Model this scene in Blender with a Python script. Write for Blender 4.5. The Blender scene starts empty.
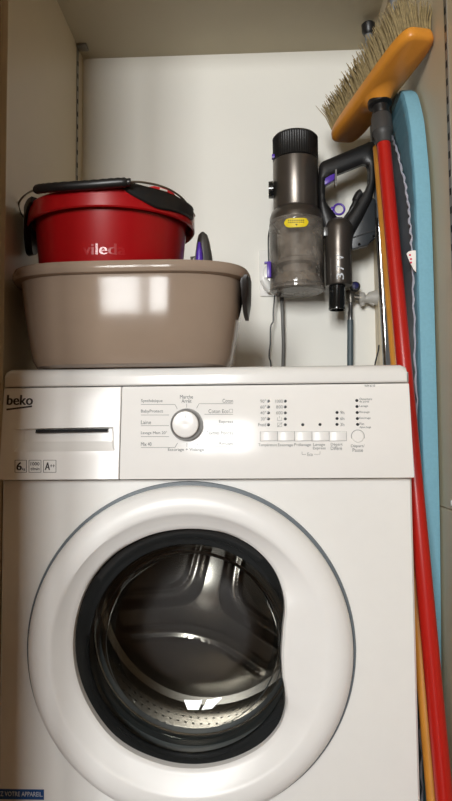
import bpy, bmesh, math, random
from mathutils import Vector, Matrix
random.seed(7)
PI = math.pi
SC = bpy.context.scene
COL = SC.collection

# ------------------------------------------------------------------ camera
F, DC, ZC = 660.0, .9706, .735
YAW, PIT, ROLL = math.radians(2.5), math.radians(3.8), .008
FW = Vector((-math.sin(YAW)*math.cos(PIT), math.cos(YAW)*math.cos(PIT), math.sin(PIT)))
r0 = FW.cross(Vector((0, 0, 1))).normalized()
u0 = r0.cross(FW)
RT = (r0*math.cos(ROLL) - u0*math.sin(ROLL)).normalized()
UP = RT.cross(FW)
CAM = Vector((0, -DC, ZC))
cd = bpy.data.cameras.new('camera')
co = bpy.data.objects.new('camera', cd)
COL.objects.link(co)
cd.sensor_fit = 'VERTICAL'
cd.sensor_height = 24.0
cd.lens = F/801.0*24.0
cd.clip_start = .02
m = Matrix((RT, UP, -FW)).transposed().to_4x4()
m.translation = CAM
co.matrix_world = m
SC.camera = co


def at(px, py, Y):
    """the point of the plane Y = const seen at a pixel of the photograph"""
    d = RT*((px-226)/F) - UP*((py-400.5)/F) + FW
    return CAM + d*((Y+DC)/d.y)


def atX(px, py, X):
    d = RT*((px-226)/F) - UP*((py-400.5)/F) + FW
    return CAM + d*(X/d.x)


# --------------------------------------------------------------- materials
def lin(c):
    return tuple(((v/255)/12.92 if v/255 <= .04045 else ((v/255+.055)/1.055)**2.4) for v in c)


def mat(name, rgb, rough=.5, metal=0., spec=.5, var=.06, scale=40., bump=0., bscale=200., coat=0., trans=0., ior=1.5):
    m = bpy.data.materials.new(name)
    m.use_nodes = True
    nt = m.node_tree
    b = nt.nodes['Principled BSDF']
    c = lin(rgb)
    tc = nt.nodes.new('ShaderNodeTexCoord')
    nz = nt.nodes.new('ShaderNodeTexNoise')
    nz.inputs['Scale'].default_value = scale
    nz.inputs['Detail'].default_value = 4
    nt.links.new(tc.outputs['Object'], nz.inputs['Vector'])
    rp = nt.nodes.new('ShaderNodeValToRGB')
    rp.color_ramp.elements[0].position = .3
    rp.color_ramp.elements[1].position = .7
    rp.color_ramp.elements[0].color = tuple(v*(1-var) for v in c)+(1,)
    rp.color_ramp.elements[1].color = tuple(min(1, v*(1+var)) for v in c)+(1,)
    nt.links.new(nz.outputs['Fac'], rp.inputs['Fac'])
    nt.links.new(rp.outputs['Color'], b.inputs['Base Color'])
    b.inputs['Roughness'].default_value = rough
    b.inputs['Metallic'].default_value = metal
    b.inputs['Specular IOR Level'].default_value = spec
    b.inputs['Coat Weight'].default_value = coat
    b.inputs['Coat Roughness'].default_value = .04
    b.inputs['Transmission Weight'].default_value = trans
    b.inputs['IOR'].default_value = ior
    if bump:
        n2 = nt.nodes.new('ShaderNodeTexNoise')
        n2.inputs['Scale'].default_value = bscale
        bp = nt.nodes.new('ShaderNodeBump')
        bp.inputs['Strength'].default_value = bump
        bp.inputs['Distance'].default_value = .002
        nt.links.new(tc.outputs['Object'], n2.inputs['Vector'])
        nt.links.new(n2.outputs['Fac'], bp.inputs['Height'])
        nt.links.new(bp.outputs['Normal'], b.inputs['Normal'])
    return m


def clear_mat(name, rgb, alpha_rgb, rough=.03, ior=1.5, dirt=0.):
    """thin clear sheet: tinted see-through with a Fresnel reflection; dirt adds a dusty film"""
    m = bpy.data.materials.new(name)
    m.use_nodes = True
    nt = m.node_tree
    nt.nodes.clear()
    out = nt.nodes.new('ShaderNodeOutputMaterial')
    tr = nt.nodes.new('ShaderNodeBsdfTransparent')
    tr.inputs['Color'].default_value = alpha_rgb+(1,)
    gl = nt.nodes.new('ShaderNodeBsdfGlossy')
    gl.inputs['Roughness'].default_value = rough
    gl.inputs['Color'].default_value = lin(rgb)+(1,)
    fr = nt.nodes.new('ShaderNodeFresnel')
    fr.inputs['IOR'].default_value = ior
    mx = nt.nodes.new('ShaderNodeMixShader')
    nt.links.new(fr.outputs[0], mx.inputs[0])
    last = tr
    if dirt:
        df = nt.nodes.new('ShaderNodeBsdfDiffuse')
        df.inputs['Color'].default_value = lin((168, 160, 150))+(1,)
        tc = nt.nodes.new('ShaderNodeTexCoord')
        nz = nt.nodes.new('ShaderNodeTexNoise')
        nz.inputs['Scale'].default_value = 28
        nz.inputs['Detail'].default_value = 6
        mr = nt.nodes.new('ShaderNodeMapRange')
        mr.inputs['From Min'].default_value = .35
        mr.inputs['From Max'].default_value = .75
        mr.inputs['To Min'].default_value = dirt*.3
        mr.inputs['To Max'].default_value = dirt*1.5
        nt.links.new(tc.outputs['Object'], nz.inputs['Vector'])
        nt.links.new(nz.outputs['Fac'], mr.inputs['Value'])
        m2 = nt.nodes.new('ShaderNodeMixShader')
        nt.links.new(mr.outputs[0], m2.inputs[0])
        nt.links.new(tr.outputs[0], m2.inputs[1])
        nt.links.new(df.outputs[0], m2.inputs[2])
        last = m2
    nt.links.new(last.outputs[0], mx.inputs[1])
    nt.links.new(gl.outputs[0], mx.inputs[2])
    nt.links.new(mx.outputs[0], out.inputs[0])
    return m


M = dict(
    laminate=mat('white_laminate', (208, 193, 164), .42, var=.015, scale=8, bump=.03, bscale=300),
    backboard=mat('white_backboard', (238, 236, 228), .55, var=.012, scale=6, bump=.03, bscale=250),
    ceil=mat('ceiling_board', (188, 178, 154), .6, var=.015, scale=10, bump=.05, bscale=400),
    edge=mat('edge_band', (214, 200, 172), .35, var=.03),
    cupboard=mat('beige_cupboard_door', (172, 140, 102), .4, var=.04, scale=12),
    wallp=mat('room_paint', (166, 154, 136), .8, var=.02),
    woodfloor=mat('oak_floor', (96, 68, 46), .4, var=.15, scale=6),
    rail=mat('shelf_rail_metal', (150, 146, 138), .4, metal=.7),
    slot=mat('rail_slot_black', (20, 19, 18), .8),
    white=mat('white_enamel', (238, 237, 234), .22, var=.008, coat=.3),
    plastic=mat('white_plastic', (240, 238, 235), .16, spec=.3, var=.008),
    satin=mat('satin_white_plastic', (238, 237, 235), .34, var=.008),
    gap=mat('shadow_gap_grey', (70, 70, 70), .7),
    rimgrey=mat('grey_rim_plastic', (98, 106, 112), .35),
    print_=mat('grey_print', (124, 124, 124), .6),
    printd=mat('dark_print', (62, 54, 54), .6),
    slate=mat('dark_print_line', (150, 150, 150), .6),
    led=mat('dark_indicator_lens', (44, 46, 48), .2),
    chrome=mat('satin_chrome', (140, 140, 140), .28, metal=.9),
    blackpl=mat('black_plastic', (26, 26, 27), .38, bump=.05),
    blackgl=mat('black_gloss_plastic', (22, 24, 25), .12, coat=.4),
    ringpl=mat('dark_grey_ring_plastic', (46, 48, 49), .22),
    gasket=mat('grey_rubber', (62, 68, 70), .45),
    drum=mat('drum_steel', (160, 155, 148), .25, metal=1., var=.05),
    hole=mat('drum_hole', (12, 11, 10), .7),
    blue=mat('blue_label', (18, 74, 136), .4),
    labelw=mat('label_white', (215, 220, 226), .4),
    red=mat('red_bucket_plastic', (160, 11, 18), .28, var=.03, coat=.15),
    redrim=mat('red_bucket_plastic_rim', (176, 13, 20), .25, var=.03),
    taupe=mat('taupe_plastic', (150, 132, 116), .10, spec=.22, var=.02),
    dark=mat('dark_brown_black_plastic', (34, 30, 29), .35),
    wire=mat('steel_wire', (150, 142, 130), .3, metal=.9),
    sticker=mat('white_sticker', (226, 220, 210), .5),
    redsticker=mat('red_sticker', (200, 40, 44), .5),
    gun=mat('gunmetal_plastic', (104, 98, 92), .3, metal=.75, var=.03),
    gun2=mat('grey_metal_plastic', (110, 110, 110), .34, metal=.6, var=.03),
    blackfin=mat('black_filter', (16, 16, 17), .4),
    purple=mat('purple_plastic', (86, 52, 170), .3),
    yellow=mat('yellow_sticker', (240, 214, 20), .5),
    slatepl=mat('slate_battery_plastic', (46, 50, 54), .4),
    cyclone=mat('dusty_cyclone', (124, 115, 106), .5, var=.35, scale=30),
    dust=mat('grey_dust', (122, 110, 96), .95, var=.3, scale=40, bump=.6),
    cablegrey=mat('grey_cable', (112, 112, 110), .5),
    hose=mat('teal_grey_hose', (78, 92, 98), .45),
    brass=mat('plated_valve_metal', (122, 118, 110), .36, metal=.75, var=.1),
    navy=mat('navy_knob', (26, 26, 96), .3),
    paintpipe=mat('white_painted_fitting', (184, 180, 172), .45, var=.05, bump=.3),
    redpole=mat('red_painted_pole', (178, 28, 20), .3, var=.03),
    collar=mat('charcoal_collar_plastic', (62, 62, 62), .5),
    head=mat('varnished_orange_wood', (214, 142, 50), .34, var=.08, scale=14),
    stick=mat('orange_wood_stick', (206, 140, 54), .45, var=.1, scale=20),
    bristle=mat('straw_bristle', (138, 120, 80), .7, var=.3, scale=160),
    cover=mat('blue_cotton', (124, 176, 196), .85, var=.04, scale=200, bump=.3, bscale=900),
    cover_shaded=mat('blue_cotton_shaded', (88, 134, 152), .9, var=.08, scale=90, bump=.3, bscale=600),  # cover cotton again, darkened: shade on the hem put into the colour
    lace=mat('grey_elastic', (168, 170, 182), .9, var=.1, scale=200),
    mesh=mat('slate_painted_metal', (96, 106, 118), .5, var=.06),
    steel=mat('polished_tube', (190, 190, 190), .16, metal=1.),
    greytube=mat('grey_painted_tube', (112, 114, 116), .4),
    tag=mat('white_fabric_tag', (240, 236, 232), .8),
    tagred=mat('red_tag_print', (214, 60, 90), .7),
)
M['glass'] = clear_mat('door_glass', (255, 255, 255), (.86, .88, .87), .02, 1.5)
M['bin'] = clear_mat('smoky_clear_plastic', (230, 230, 230), (.92, .90, .87), .08, 1.45, dirt=.42)
M['binbase'] = clear_mat('clear_bin_lid', (240, 240, 240), (.8, .79, .77), .06, 1.5, dirt=.6)


# ------------------------------------------------------------------- helpers
class MB:
    """collects shapes into one mesh"""
    def __init__(s):
        s.bm = bmesh.new()

    def box(s, lo, hi, bevel=0., seg=2):
        b = bmesh.new()
        bmesh.ops.create_cube(b, size=1)
        for v in b.verts:
            v.co = Vector([lo[i]+(v.co[i]+.5)*(hi[i]-lo[i]) for i in range(3)])
        if bevel:
            bmesh.ops.bevel(b, geom=b.edges[:], offset=bevel, segments=seg, profile=.5, affect='EDGES')
        s.merge(b)
        return s

    def merge(s, b, mtx=None):
        if mtx is not None:
            bmesh.ops.transform(b, matrix=mtx, verts=b.verts)
        me = bpy.data.meshes.new('t')
        b.to_mesh(me)
        b.free()
        s.bm.from_mesh(me)
        bpy.data.meshes.remove(me)
        return s

    def mesh(s, me, mtx):
        b = bmesh.new()
        b.from_mesh(me)
        return s.merge(b, mtx)

    def loops(s, rows, closed=True, cap0=False, cap1=False):
        """skin successive rows of points"""
        vr = [[s.bm.verts.new(p) for p in r] for r in rows]
        n = len(rows[0])
        for a, b in zip(vr, vr[1:]):
            for i in range(n if closed else n-1):
                j = (i+1) % n
                try:
                    s.bm.faces.new((a[i], a[j], b[j], b[i]))
                except ValueError:
                    pass
        if cap0:
            s.bm.faces.new(list(reversed(vr[0])))
        if cap1:
            s.bm.faces.new(vr[-1])
        return s

    def tube(s, pts, r, n=12, cap=True):
        pts = [Vector(p) for p in pts]
        rs = r if isinstance(r, (list, tuple)) else [r]*len(pts)
        rows = []
        nrm = None
        for i, p in enumerate(pts):
            t = (pts[min(i+1, len(pts)-1)]-pts[max(i-1, 0)]).normalized()
            if nrm is None:
                a = Vector((0, 0, 1)) if abs(t.z) < .9 else Vector((1, 0, 0))
                nrm = t.cross(a).normalized()
            else:
                nrm = (nrm - t*nrm.dot(t)).normalized()
            bn = t.cross(nrm)
            rows.append([p+(nrm*math.cos(2*PI*k/n)+bn*math.sin(2*PI*k/n))*rs[i] for k in range(n)])
        return s.loops(rows, True, cap, cap)

    def lathe(s, prof, org, axis='Z', n=64, a0=0., a1=2*PI, sx=1., sy=1.):
        """prof: (radius, height) along axis"""
        full = abs(a1-a0-2*PI) < 1e-6
        rows = []
        for r, h in prof:
            row = []
            for k in range(n if full else n+1):
                a = a0+(a1-a0)*k/n
                c, d = max(r, 1e-5)*math.cos(a)*sx, max(r, 1e-5)*math.sin(a)*sy
                row.append(Vector(org)+(Vector((c, d, h)) if axis == 'Z' else Vector((c, h, d))))
            rows.append(row)
        return s.loops(rows, full)

    def prism(s, poly, y0, y1, axis='Y', bevel=0., seg=2):
        """polygon extruded; axis Y: poly is (x, z); axis X: poly is (y, z)"""
        b = bmesh.new()
        f = (lambda p, y: (p[0], y, p[1])) if axis == 'Y' else (lambda p, y: (y, p[0], p[1]))
        A = [b.verts.new(f(p, y0)) for p in poly]
        B = [b.verts.new(f(p, y1)) for p in poly]
        n = len(poly)
        b.faces.new(A)
        b.faces.new(list(reversed(B)))
        for i in range(n):
            b.faces.new((A[i], B[i], B[(i+1) % n], A[(i+1) % n]))
        bmesh.ops.recalc_face_normals(b, faces=b.faces)
        if bevel:
            es = [e for e in b.edges if abs((e.verts[0].co-e.verts[1].co)[1 if axis == 'Y' else 0]) < 1e-9]
            bmesh.ops.bevel(b, geom=es, offset=bevel, segments=seg, profile=.5, affect='EDGES', clamp_overlap=True)
        return s.merge(b)

    def build(s, name, material, parent=None, smooth=True, normals=True):
        bmesh.ops.remove_doubles(s.bm, verts=s.bm.verts, dist=1e-6)
        if normals:
            bmesh.ops.recalc_face_normals(s.bm, faces=s.bm.faces)
        me = bpy.data.meshes.new(name)
        s.bm.to_mesh(me)
        s.bm.free()
        me.materials.append(material)
        o = bpy.data.objects.new(name, me)
        COL.objects.link(o)
        if smooth:
            for p in me.polygons:
                p.use_smooth = True
            try:
                me.set_sharp_from_angle(angle=math.radians(35))
            except Exception:
                pass
        if parent is not None:
            o.parent = parent
            w = Vector((0, 0, 0))
            q = parent
            while q is not None:
                w += q.location
                q = q.parent
            o.location = -w
        return o


def thing(name, label, cat, loc, group=None):
    o = bpy.data.objects.new(name, None)
    COL.objects.link(o)
    o.empty_display_size = .05
    o.location = loc
    return tag(o, label, cat, group)


def tag(o, label, cat, group=None):
    o['label'] = label
    o['category'] = cat
    if group:
        o['group'] = group
    return o


def struct(name, mb, m, smooth=False):
    o = mb.build(name, m, None, smooth)
    o['kind'] = 'structure'
    return o


def cr(pts, n=8, closed=False):
    """Catmull-Rom through points"""
    P = [Vector(p) for p in pts]
    out = []
    N = len(P)
    for i in range(N if closed else N-1):
        g = (lambda k: P[k % N]) if closed else (lambda k: P[min(max(k, 0), N-1)])
        a, b, c, d = g(i-1), g(i), g(i+1), g(i+2)
        for j in range(n):
            t = j/n
            out.append(.5*((2*b)+(c-a)*t+(2*a-5*b+4*c-d)*t*t+(3*b-a-3*c+d)*t**3))
    if not closed:
        out.append(P[-1])
    return out


_tc = {}


def text_mesh(s, ext=.02):
    k = (s, ext)
    if k not in _tc:
        cu = bpy.data.curves.new('t', 'FONT')
        cu.body = s
        cu.size = 1
        cu.extrude = ext
        cu.resolution_u = 3
        ob = bpy.data.objects.new('t', cu)
        COL.objects.link(ob)
        dg = bpy.context.evaluated_depsgraph_get()
        me = bpy.data.meshes.new_from_object(ob.evaluated_get(dg))
        bpy.data.objects.remove(ob)
        xs = [v.co.x for v in me.vertices]
        ys = [v.co.y for v in me.vertices]
        _tc[k] = (me, min(xs), max(xs), min(ys), max(ys))
    return _tc[k]


def text_on(mb, s, origin, right, up, width, height, ext=.0004, bold=0.):
    """text fitted in a width x height box whose lower-left corner is origin"""
    me, x0, x1, y0, y1 = text_mesh(s)
    rt, u = Vector(right).normalized(), Vector(up).normalized()
    n = rt.cross(u)
    sx, sy = width/(x1-x0), height/(y1-y0)
    for dx in ((0.,) if not bold else (-bold, 0., bold)):
        mt = Matrix((rt*sx, u*sy, n*(ext/.02))).transposed().to_4x4()
        mt.translation = Vector(origin)-rt*(x0*sx)-u*(y0*sy)+rt*dx
        mb.mesh(me, mt)


# -------------------------------------------------------------- the setting
XL, XR, YB, ZT = -.380, .300, .455, 1.609
YF = .012
struct('floor', MB().box((-1.7, -3.2, -.05), (1.9, YB+.03, 0)), M['woodfloor'])
struct('wall_back', MB().box((XL-.02, YB, 0), (XR+.02, YB+.02, 2.5)), M['backboard'])
struct('wall_left', MB().box((XL-.02, YF, 0), (XL, YB, 2.5)), M['laminate'])
wr = MB()
zs = .632
wr.box((XR, -.10, zs+.0008), (XR+.02, YB, 2.5))
wr.box((XR-.0012, -.10, 0), (XR+.02, YB, zs-.0008))
struct('wall_right', wr, M['laminate'])
struct('ceiling', MB().box((XL-.0, YF+.01, ZT), (XR, YB, ZT+.02)), M['ceil'])
# narrow boxed corner and batten at the right
struct('trim_1', MB().box((.262, YB-.040, 0), (XR, YB, ZT)), M['laminate'])
struct('trim_2', MB().box((.262, YF+.01, ZT-.03), (XR, YB-.040, ZT)), M['laminate'])
# edge band on the front of the left panel
struct('trim_3', MB().box((XL-.008, YF-.006, 0), (XL+.0005, YF, 2.5), .001), M['edge'])
# slotted shelf rails
for i, (x0, x1, y0, zz) in enumerate(((XL, XL+.0012, .400, ZT-.003), (XR-.0012, XR, .010, ZT-.035))):
    r = MB()
    r.box((x0, y0, zs+.01 if i else .86), (x1, y0+.014, zz))
    o = struct('trim_%d' % (4+i), r, M['rail'])
    sl = MB()
    z = .88
    while z < zz-.02:
        xx = x1 if i == 0 else x0
        sl.box((xx-.0006, y0+.004, z), (xx+.0006, y0+.010, z+.010))
        z += .0285
    sl.build('rail_slot', M['slot'], o, False)
o = MB().box((XL, .396, ZT-.006), (XL+.022, .418, ZT), .001).build('trim_6', M['rail'])
o['kind'] = 'structure'
# joint shadow gap strip and cap on the right panel
b = MB().lathe([(0, .0035), (.004, .003), (.0055, .0), (.0055, -.001)], (0, 0, 0), 'Z', 24)
sc_ = b.build('screw_cap', M['plastic'])
p = atX(452.5, 503, XR)
sc_.matrix_world = Matrix.Translation((XR, .058, p.z)) @ Matrix.Rotation(-PI/2, 4, 'Y')
tag(sc_, 'small round white screw cap on the right cupboard panel above the joint', 'screw cap')

# the room behind the camera
struct('wall_front', MB().box((-1.7, YF, 0), (XL-.02, YF+.03, 2.5)).box((XR+.02, YF, 0), (1.9, YF+.03, 2.5)).box((XL-.02, YF+.006, ZT+.02), (XR+.02, YF+.03, 2.5)), M['wallp'])
struct('wall_room_left', MB().box((-1.72, -3.2, 0), (-1.7, YF+.03, 2.5)), M['wallp'])
struct('wall_room_right', MB().box((1.9, -3.2, 0), (1.92, YF+.03, 2.5)), M['wallp'])
struct('ceiling_room', MB().box((-1.7, -3.2, 2.5), (1.9, YF+.03, 2.52)), M['wallp'])
WX0, WX1, WZ0, WZ1, WY = -1.05, -.10, .88, 1.95, -3.1
w = MB()
w.box((-1.7, WY-.02, 0), (WX0, WY, 2.5)).box((WX1, WY-.02, 0), (1.9, WY, 2.5))
w.box((WX0, WY-.02, 0), (WX1, WY, WZ0)).box((WX0, WY-.02, WZ1), (WX1, WY, 2.5))
struct('wall_rear', w, M['wallp'])
w = MB()
for x in (WX0, (WX0+WX1)/2-.05, WX1-.06):
    w.box((x, WY-.01, WZ0), (x+(.06 if x != (WX0+WX1)/2-.05 else .1), WY+.03, WZ1), .004)
for z in (WZ0, WZ1-.06):
    w.box((WX0, WY-.01, z), (WX1, WY+.03, z+.06), .004)
struct('window_1', w, M['laminate'])
# cupboard door standing open at the left of the niche
d = MB().box((-.02, -.45, 0), (0, 0, 2.1), .002)
do = struct('door_1', d, M['cupboard'])
do.matrix_world = Matrix.Translation((XL-.009, YF-.010, .02)) @ Matrix.Rotation(math.radians(8.3), 4, 'Z')

# ------------------------------------------------------------ washing machine
wm = thing('washing_machine', 'white front-loading washing machine with round door filling the niche', 'washing machine', (-.075, .2, 0))
X0, X1 = -.3755, .2255
ZP, ZL = .6845, .823      # control panel bottom, lid bottom
DX, DZ, DR = -.0975, .4437, .2335
YD = .390                 # cabinet back
# cabinet: front face with a round opening, then sides and back
HB = .187
body = MB()
zb = .03
angs = []
for k in range(96):
    a = 2*PI*k/96
    angs.append(a)
cor = [math.atan2(z-DZ, x-DX) % (2*PI) for x in (X0, X1) for z in (zb, ZP)]
angs = sorted(set(angs+cor))


def rect_pt(a, x0, x1, z0, z1):
    c, s_ = math.cos(a), math.sin(a)
    t = min([(x1-DX)/c if c > 1e-9 else 1e9, (x0-DX)/c if c < -1e-9 else 1e9, (z1-DZ)/s_ if s_ > 1e-9 else 1e9, (z0-DZ)/s_ if s_ < -1e-9 else 1e9])
    return DX+c*t, DZ+s_*t


e = .003
rows = []
rows.append([(DX+HB*.99*math.cos(a), .03, DZ+HB*.99*math.sin(a)) for a in angs])
rows.append([(DX+HB*math.cos(a), .0, DZ+HB*math.sin(a)) for a in angs])
rows.append([(p[0], 0, p[1]) for p in (rect_pt(a, X0+e, X1-e, zb+e, ZP-e*.3) for a in angs)])
rows.append([(p[0], e, p[1]) for p in (rect_pt(a, X0, X1, zb, ZP) for a in angs)])
rows.append([(p[0], YD, p[1]) for p in (rect_pt(a, X0, X1, zb, ZP) for a in angs)])
body.loops([[Vector(p) for p in r] for r in rows], True, False, True)
body.box((X0+.001, .03, ZP+.0008), (X1-.001, YD, ZL))
bd = body.build('cabinet', M['white'], wm)
for i, (fx, fy) in enumerate(((X0+.05, .05), (X1-.05, .05), (X0+.05, YD-.05), (X1-.05, YD-.05))):
    MB().lathe([(0, 0), (.022, 0), (.022, .012), (.012, .016), (.012, .032), (0, .032)], (fx, fy, 0), 'Z', 20).build('foot', M['blackpl'], wm)
# lid
lid = MB()
b = bmesh.new()
lo, hi = (X0-.001, -.005, ZL+.0003), (X1+.0005, YD+.005, .850)
prof = []
for k in range(9):
    a = PI/2*k/8
    prof.append((lo[1]+.014-.014*math.sin(a) if False else lo[1]+.014*(1-math.cos(PI/2-a)), hi[2]-.014*(1-math.sin(PI/2-a))))
# outline in (y, z): back top -> front top (rounded) -> front bottom -> back bottom
out = [(hi[1], hi[2])]+prof+[(lo[1], lo[2]+.002), (lo[1]+.002, lo[2]), (hi[1], lo[2])]
rows = []
for x, ins in ((lo[0], .010), (lo[0]+.003, .003), (lo[0]+.010, 0), (hi[0]-.012, 0), (hi[0]-.004, .003), (hi[0], .011)):
    rows.append([Vector((x, y+(ins if y < 0.02 else -ins*.3), z-(ins if z > .84 else 0))) for y, z in out])
lid.loops(rows, True, True, True)
lid.build('lid', M['white'], wm)

# control panel (tilted slightly back), drawer at the left
TB = -.018               # how far its foot stands forward
cpx = at(121.5, 430, 0).x


def pan(px, py, off=0.):
    """point on the tilted fascia at a pixel"""
    nz = ZL-.001-ZP
    q = at(px, py, 0)
    for _ in range(5):
        y = TB*(1-(q.z-ZP)/nz)
        q = at(px, py, y-.0)
    return Vector((q.x, q.y-off, q.z))


PU = Vector((0, -TB, ZL-.001-ZP)).normalized()
PR = Vector((1, 0, 0))


def fascia_slab(mb, x0, x1, z0, z1, thick=.012, bev=.0016):
    b = bmesh.new()
    bmesh.ops.create_cube(b, size=1)
    for v in b.verts:
        z = z0+(v.co.z+.5)*(z1-z0)
        y = TB*(1-(z-ZP)/(ZL-.001-ZP))
        v.co = Vector((x0+(v.co.x+.5)*(x1-x0), y+(thick if v.co.y > 0 else 0), z))
    bmesh.ops.bevel(b, geom=b.edges[:], offset=bev, segments=2, profile=.5, affect='EDGES')
    mb.merge(b)


cp = MB()
fascia_slab(cp, cpx+.0005, X1, ZP+.001, ZL-.001, .018)
cpan = cp.build('control_panel', M['plastic'], wm)
# drawer front with sunk grip: outer frame pieces round the trapezoid recess
dr = MB()


def dpt(px, py, off=0.):
    return pan(px, py, off)


oq = [Vector((X0, 0, ZP+.001)), Vector((cpx-.0005, 0, ZP+.001)), Vector((cpx-.0005, 0, ZL-.001)), Vector((X0, 0, ZL-.001))]
for q in oq:
    q.y = TB*(1-(q.z-ZP)/(ZL-.001-ZP))
iq = [dpt(13, 452), dpt(115, 451), dpt(113.5, 427), dpt(11.5, 429)]
dq = [dpt(16, 449), dpt(112, 448.5), dpt(107, 429), dpt(33, 430.5)]
dq[0].y += .004
dq[1].y += .004
dq[2].y += .020
dq[3].y += .020
bev = [q+Vector((0, .010, 0)) for q in oq]
ins = []
cen = sum(oq, Vector())/4
oq2 = [q+(cen-q).normalized()*.0015 for q in oq]
oq1 = [Vector((q.x, q.y+.0012, q.z)) for q in oq]
dr.loops([bev, oq1, oq2, iq], True, True, False)
dr.loops([iq, dq], True, False, True)
drw = dr.build('detergent_drawer', M['plastic'], wm)
# dark grip slot along the top of the recess
g = MB()
a_, b_, c_, d_ = dpt(34.5, 433), dpt(107, 431.6), dpt(107, 428.6), dpt(34.5, 429.6)
g.loops([[a_+Vector((0, .016, 0)), b_+Vector((0, .016, 0)), c_+Vector((0, .0165, 0)), d_+Vector((0, .0165, 0))], [a_+Vector((0, .004, 0)), b_+Vector((0, .004, 0)), c_+Vector((0, .006, 0)), d_+Vector((0, .006, 0))]], True, True, True)
g.build('grip_slot', M['led'], drw, False)


def ptext(mb, s, x0, ybase, x1, h, off=.0004, bold=0.):
    """text on the fascia from pixel x0 to x1, baseline at ybase, h pixels tall"""
    o = pan(x0, ybase, off)
    e_ = pan(x1, ybase, off)
    hh = (pan(x0, ybase-h)-pan(x0, ybase)).length
    text_on(mb, s, o, e_-o, PU, (e_-o).length, hh, .0003, bold)


def pline(mb, pts, w=.0006, off=.0003):
    P = [pan(x, y, off) for x, y in pts]
    for a, b in zip(P, P[1:]):
        t = (b-a).normalized()
        n = t.cross(Vector((0, -1, 0))).normalized()*w*.5
        vs = [a-n, b-n, b+n, a+n]
        mb.loops([[v+Vector((0, .0004, 0)) for v in vs], vs], True, True, True)


lg = MB()
ptext(lg, 'beko', 7, 405, 32.5, 10, .0004, .0005)
pline(lg, [(6.5, 409.6), (32, 406.3)], .0026)
lg.build('logo', M['printd'], drw, False)
for s, x0, x1 in (('6kg', 15, 26.5), ('1000 t/min', 29, 41), ('A++', 43.5, 56)):
    bg = MB()
    y0, y1 = 460.2, 472.3
    pline(bg, [(x0, y0), (x1, y0), (x1, y1), (x0, y1), (x0, y0)], .0006)
    if s == '6kg':
        ptext(bg, '6', x0+1.5, 470.3, x0+6.6, 8, bold=.0003)
        ptext(bg, 'kg', x0+7.2, 470.8, x0+10.3, 3)
    elif s == 'A++':
        ptext(bg, 'A', x0+1.5, 470, x0+6.3, 7.6, bold=.0003)
        ptext(bg, '++', x0+6.6, 467.3, x0+11.2, 3)
    else:
        ptext(bg, '1000', x0+1.6, 465.5, x1-1.6, 3.4)
        ptext(bg, 't/min', x0+1.6, 470.3, x1-1.6, 3.2)
    bg.build('badge', M['printd'], drw, False)

pr = MB()
yb = [403, 413.4, 424.2, 435, 446]
LT = [('Synthétique', 141, 162.5), ('BabyProtect', 141, 163), ('Laine', 141, 151), ('Lavage Main 20°', 141, 167), ('Mix 40', 141, 151.5)]
for y, (s, a, b) in zip(yb, LT):
    ptext(pr, s, a, y, b, 3.8)
RT_ = [('Coton', 222.5, 233), ('Coton Eco', 208.5, 228.5), ('Express', 219, 233), ('Textiles Foncés', 206, 233), ('Rinçage', 219.5, 233)]
for y, (s, a, b) in zip(yb, RT_):
    ptext(pr, s, a, y-.3, b, 3.8)
pline(pr, [(229.4, 409.2), (232.6, 409.2), (232.6, 412.6), (229.4, 412.6), (229.4, 409.2)], .0004)
for k, y in enumerate([404.4, 415, 425.7, 436.6, 447.5]):
    if k == 0:
        pline(pr, [(141, y), (175, y), (177.3, 409)])
        pline(pr, [(233, y-.7), (199, y-.7), (196.6, 408.3)])
    elif k == 4:
        pline(pr, [(141, y), (175, y), (177.5, 443)])
        pline(pr, [(233, y-.7), (199, y-.7), (196.4, 442.5)])
    else:
        pline(pr, [(141, y), (169, y)])
        pline(pr, [(233, y-.7), (204.5, y-.7)])
pr.build('programme_names', M['print_'], cpan, False)
pr = MB()
ptext(pr, 'Marche', 180, 398.6, 193, 3.6)
ptext(pr, 'Arrêt', 181.5, 402.8, 191.5, 3.6)
ptext(pr, 'Essorage + Vidange', 168, 451.8, 204, 3.8)
pline(pr, [(186.6, 403.8), (186.6, 407.5)], .0005)
pline(pr, [(186.9, 443), (186.9, 447)], .0005)
pr.build('knob_captions', M['print_'], cpan, False)
pr = MB()
ys5 = [401.2, 407, 412.9, 418.9, 424.8]
for s, y, a in zip(('90°', '60°', '40°', '30°', 'Froid'), ys5, (260.3, 260.3, 260.3, 261, 258.2)):
    ptext(pr, s, a, y+1.5, 266, 3.2)
pr.build('temperature_scale', M['print_'], cpan, False)
pr = MB()
for s, y in zip(('1000', '800', '600'), ys5):
    ptext(pr, s, 275.2 if len(s) == 4 else 276.2, y+1.5, 282.8, 3.2)
pline(pr, [(277.5, 417.3), (277.5, 420.6), (281.7, 420.6), (281.7, 417.3)], .0005)
pline(pr, [(279.6, 416), (279.6, 418.3)], .0005)
pline(pr, [(277.6, 423), (277.6, 426.6), (281.8, 426.6), (281.8, 423), (277.6, 423)], .0005)
pline(pr, [(277.2, 427), (282.3, 422.4)], .0006)
pr.build('spin_scale', M['print_'], cpan, False)
pr = MB()
for s, y in zip(('9h', '6h', '3h'), (412.6, 418.6, 424.6)):
    ptext(pr, s, 340.3, y+1.5, 344.3, 3.2)
pr.build('delay_scale', M['print_'], cpan, False)
pr = MB()
for s, y, b in (('Ouverture', 400.2, 372), ('de porte', 403, 369), ('Lavage', 407.4, 368), ('Rinçage', 413.4, 369.6), ('Essorage', 419.4, 370.6), ('Fin', 425, 364), ('Ajout linge', 428.6, 371)):
    ptext(pr, s, 359.5, y, b, 2.4)
pr.build('status_list', M['print_'], cpan, False)
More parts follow.
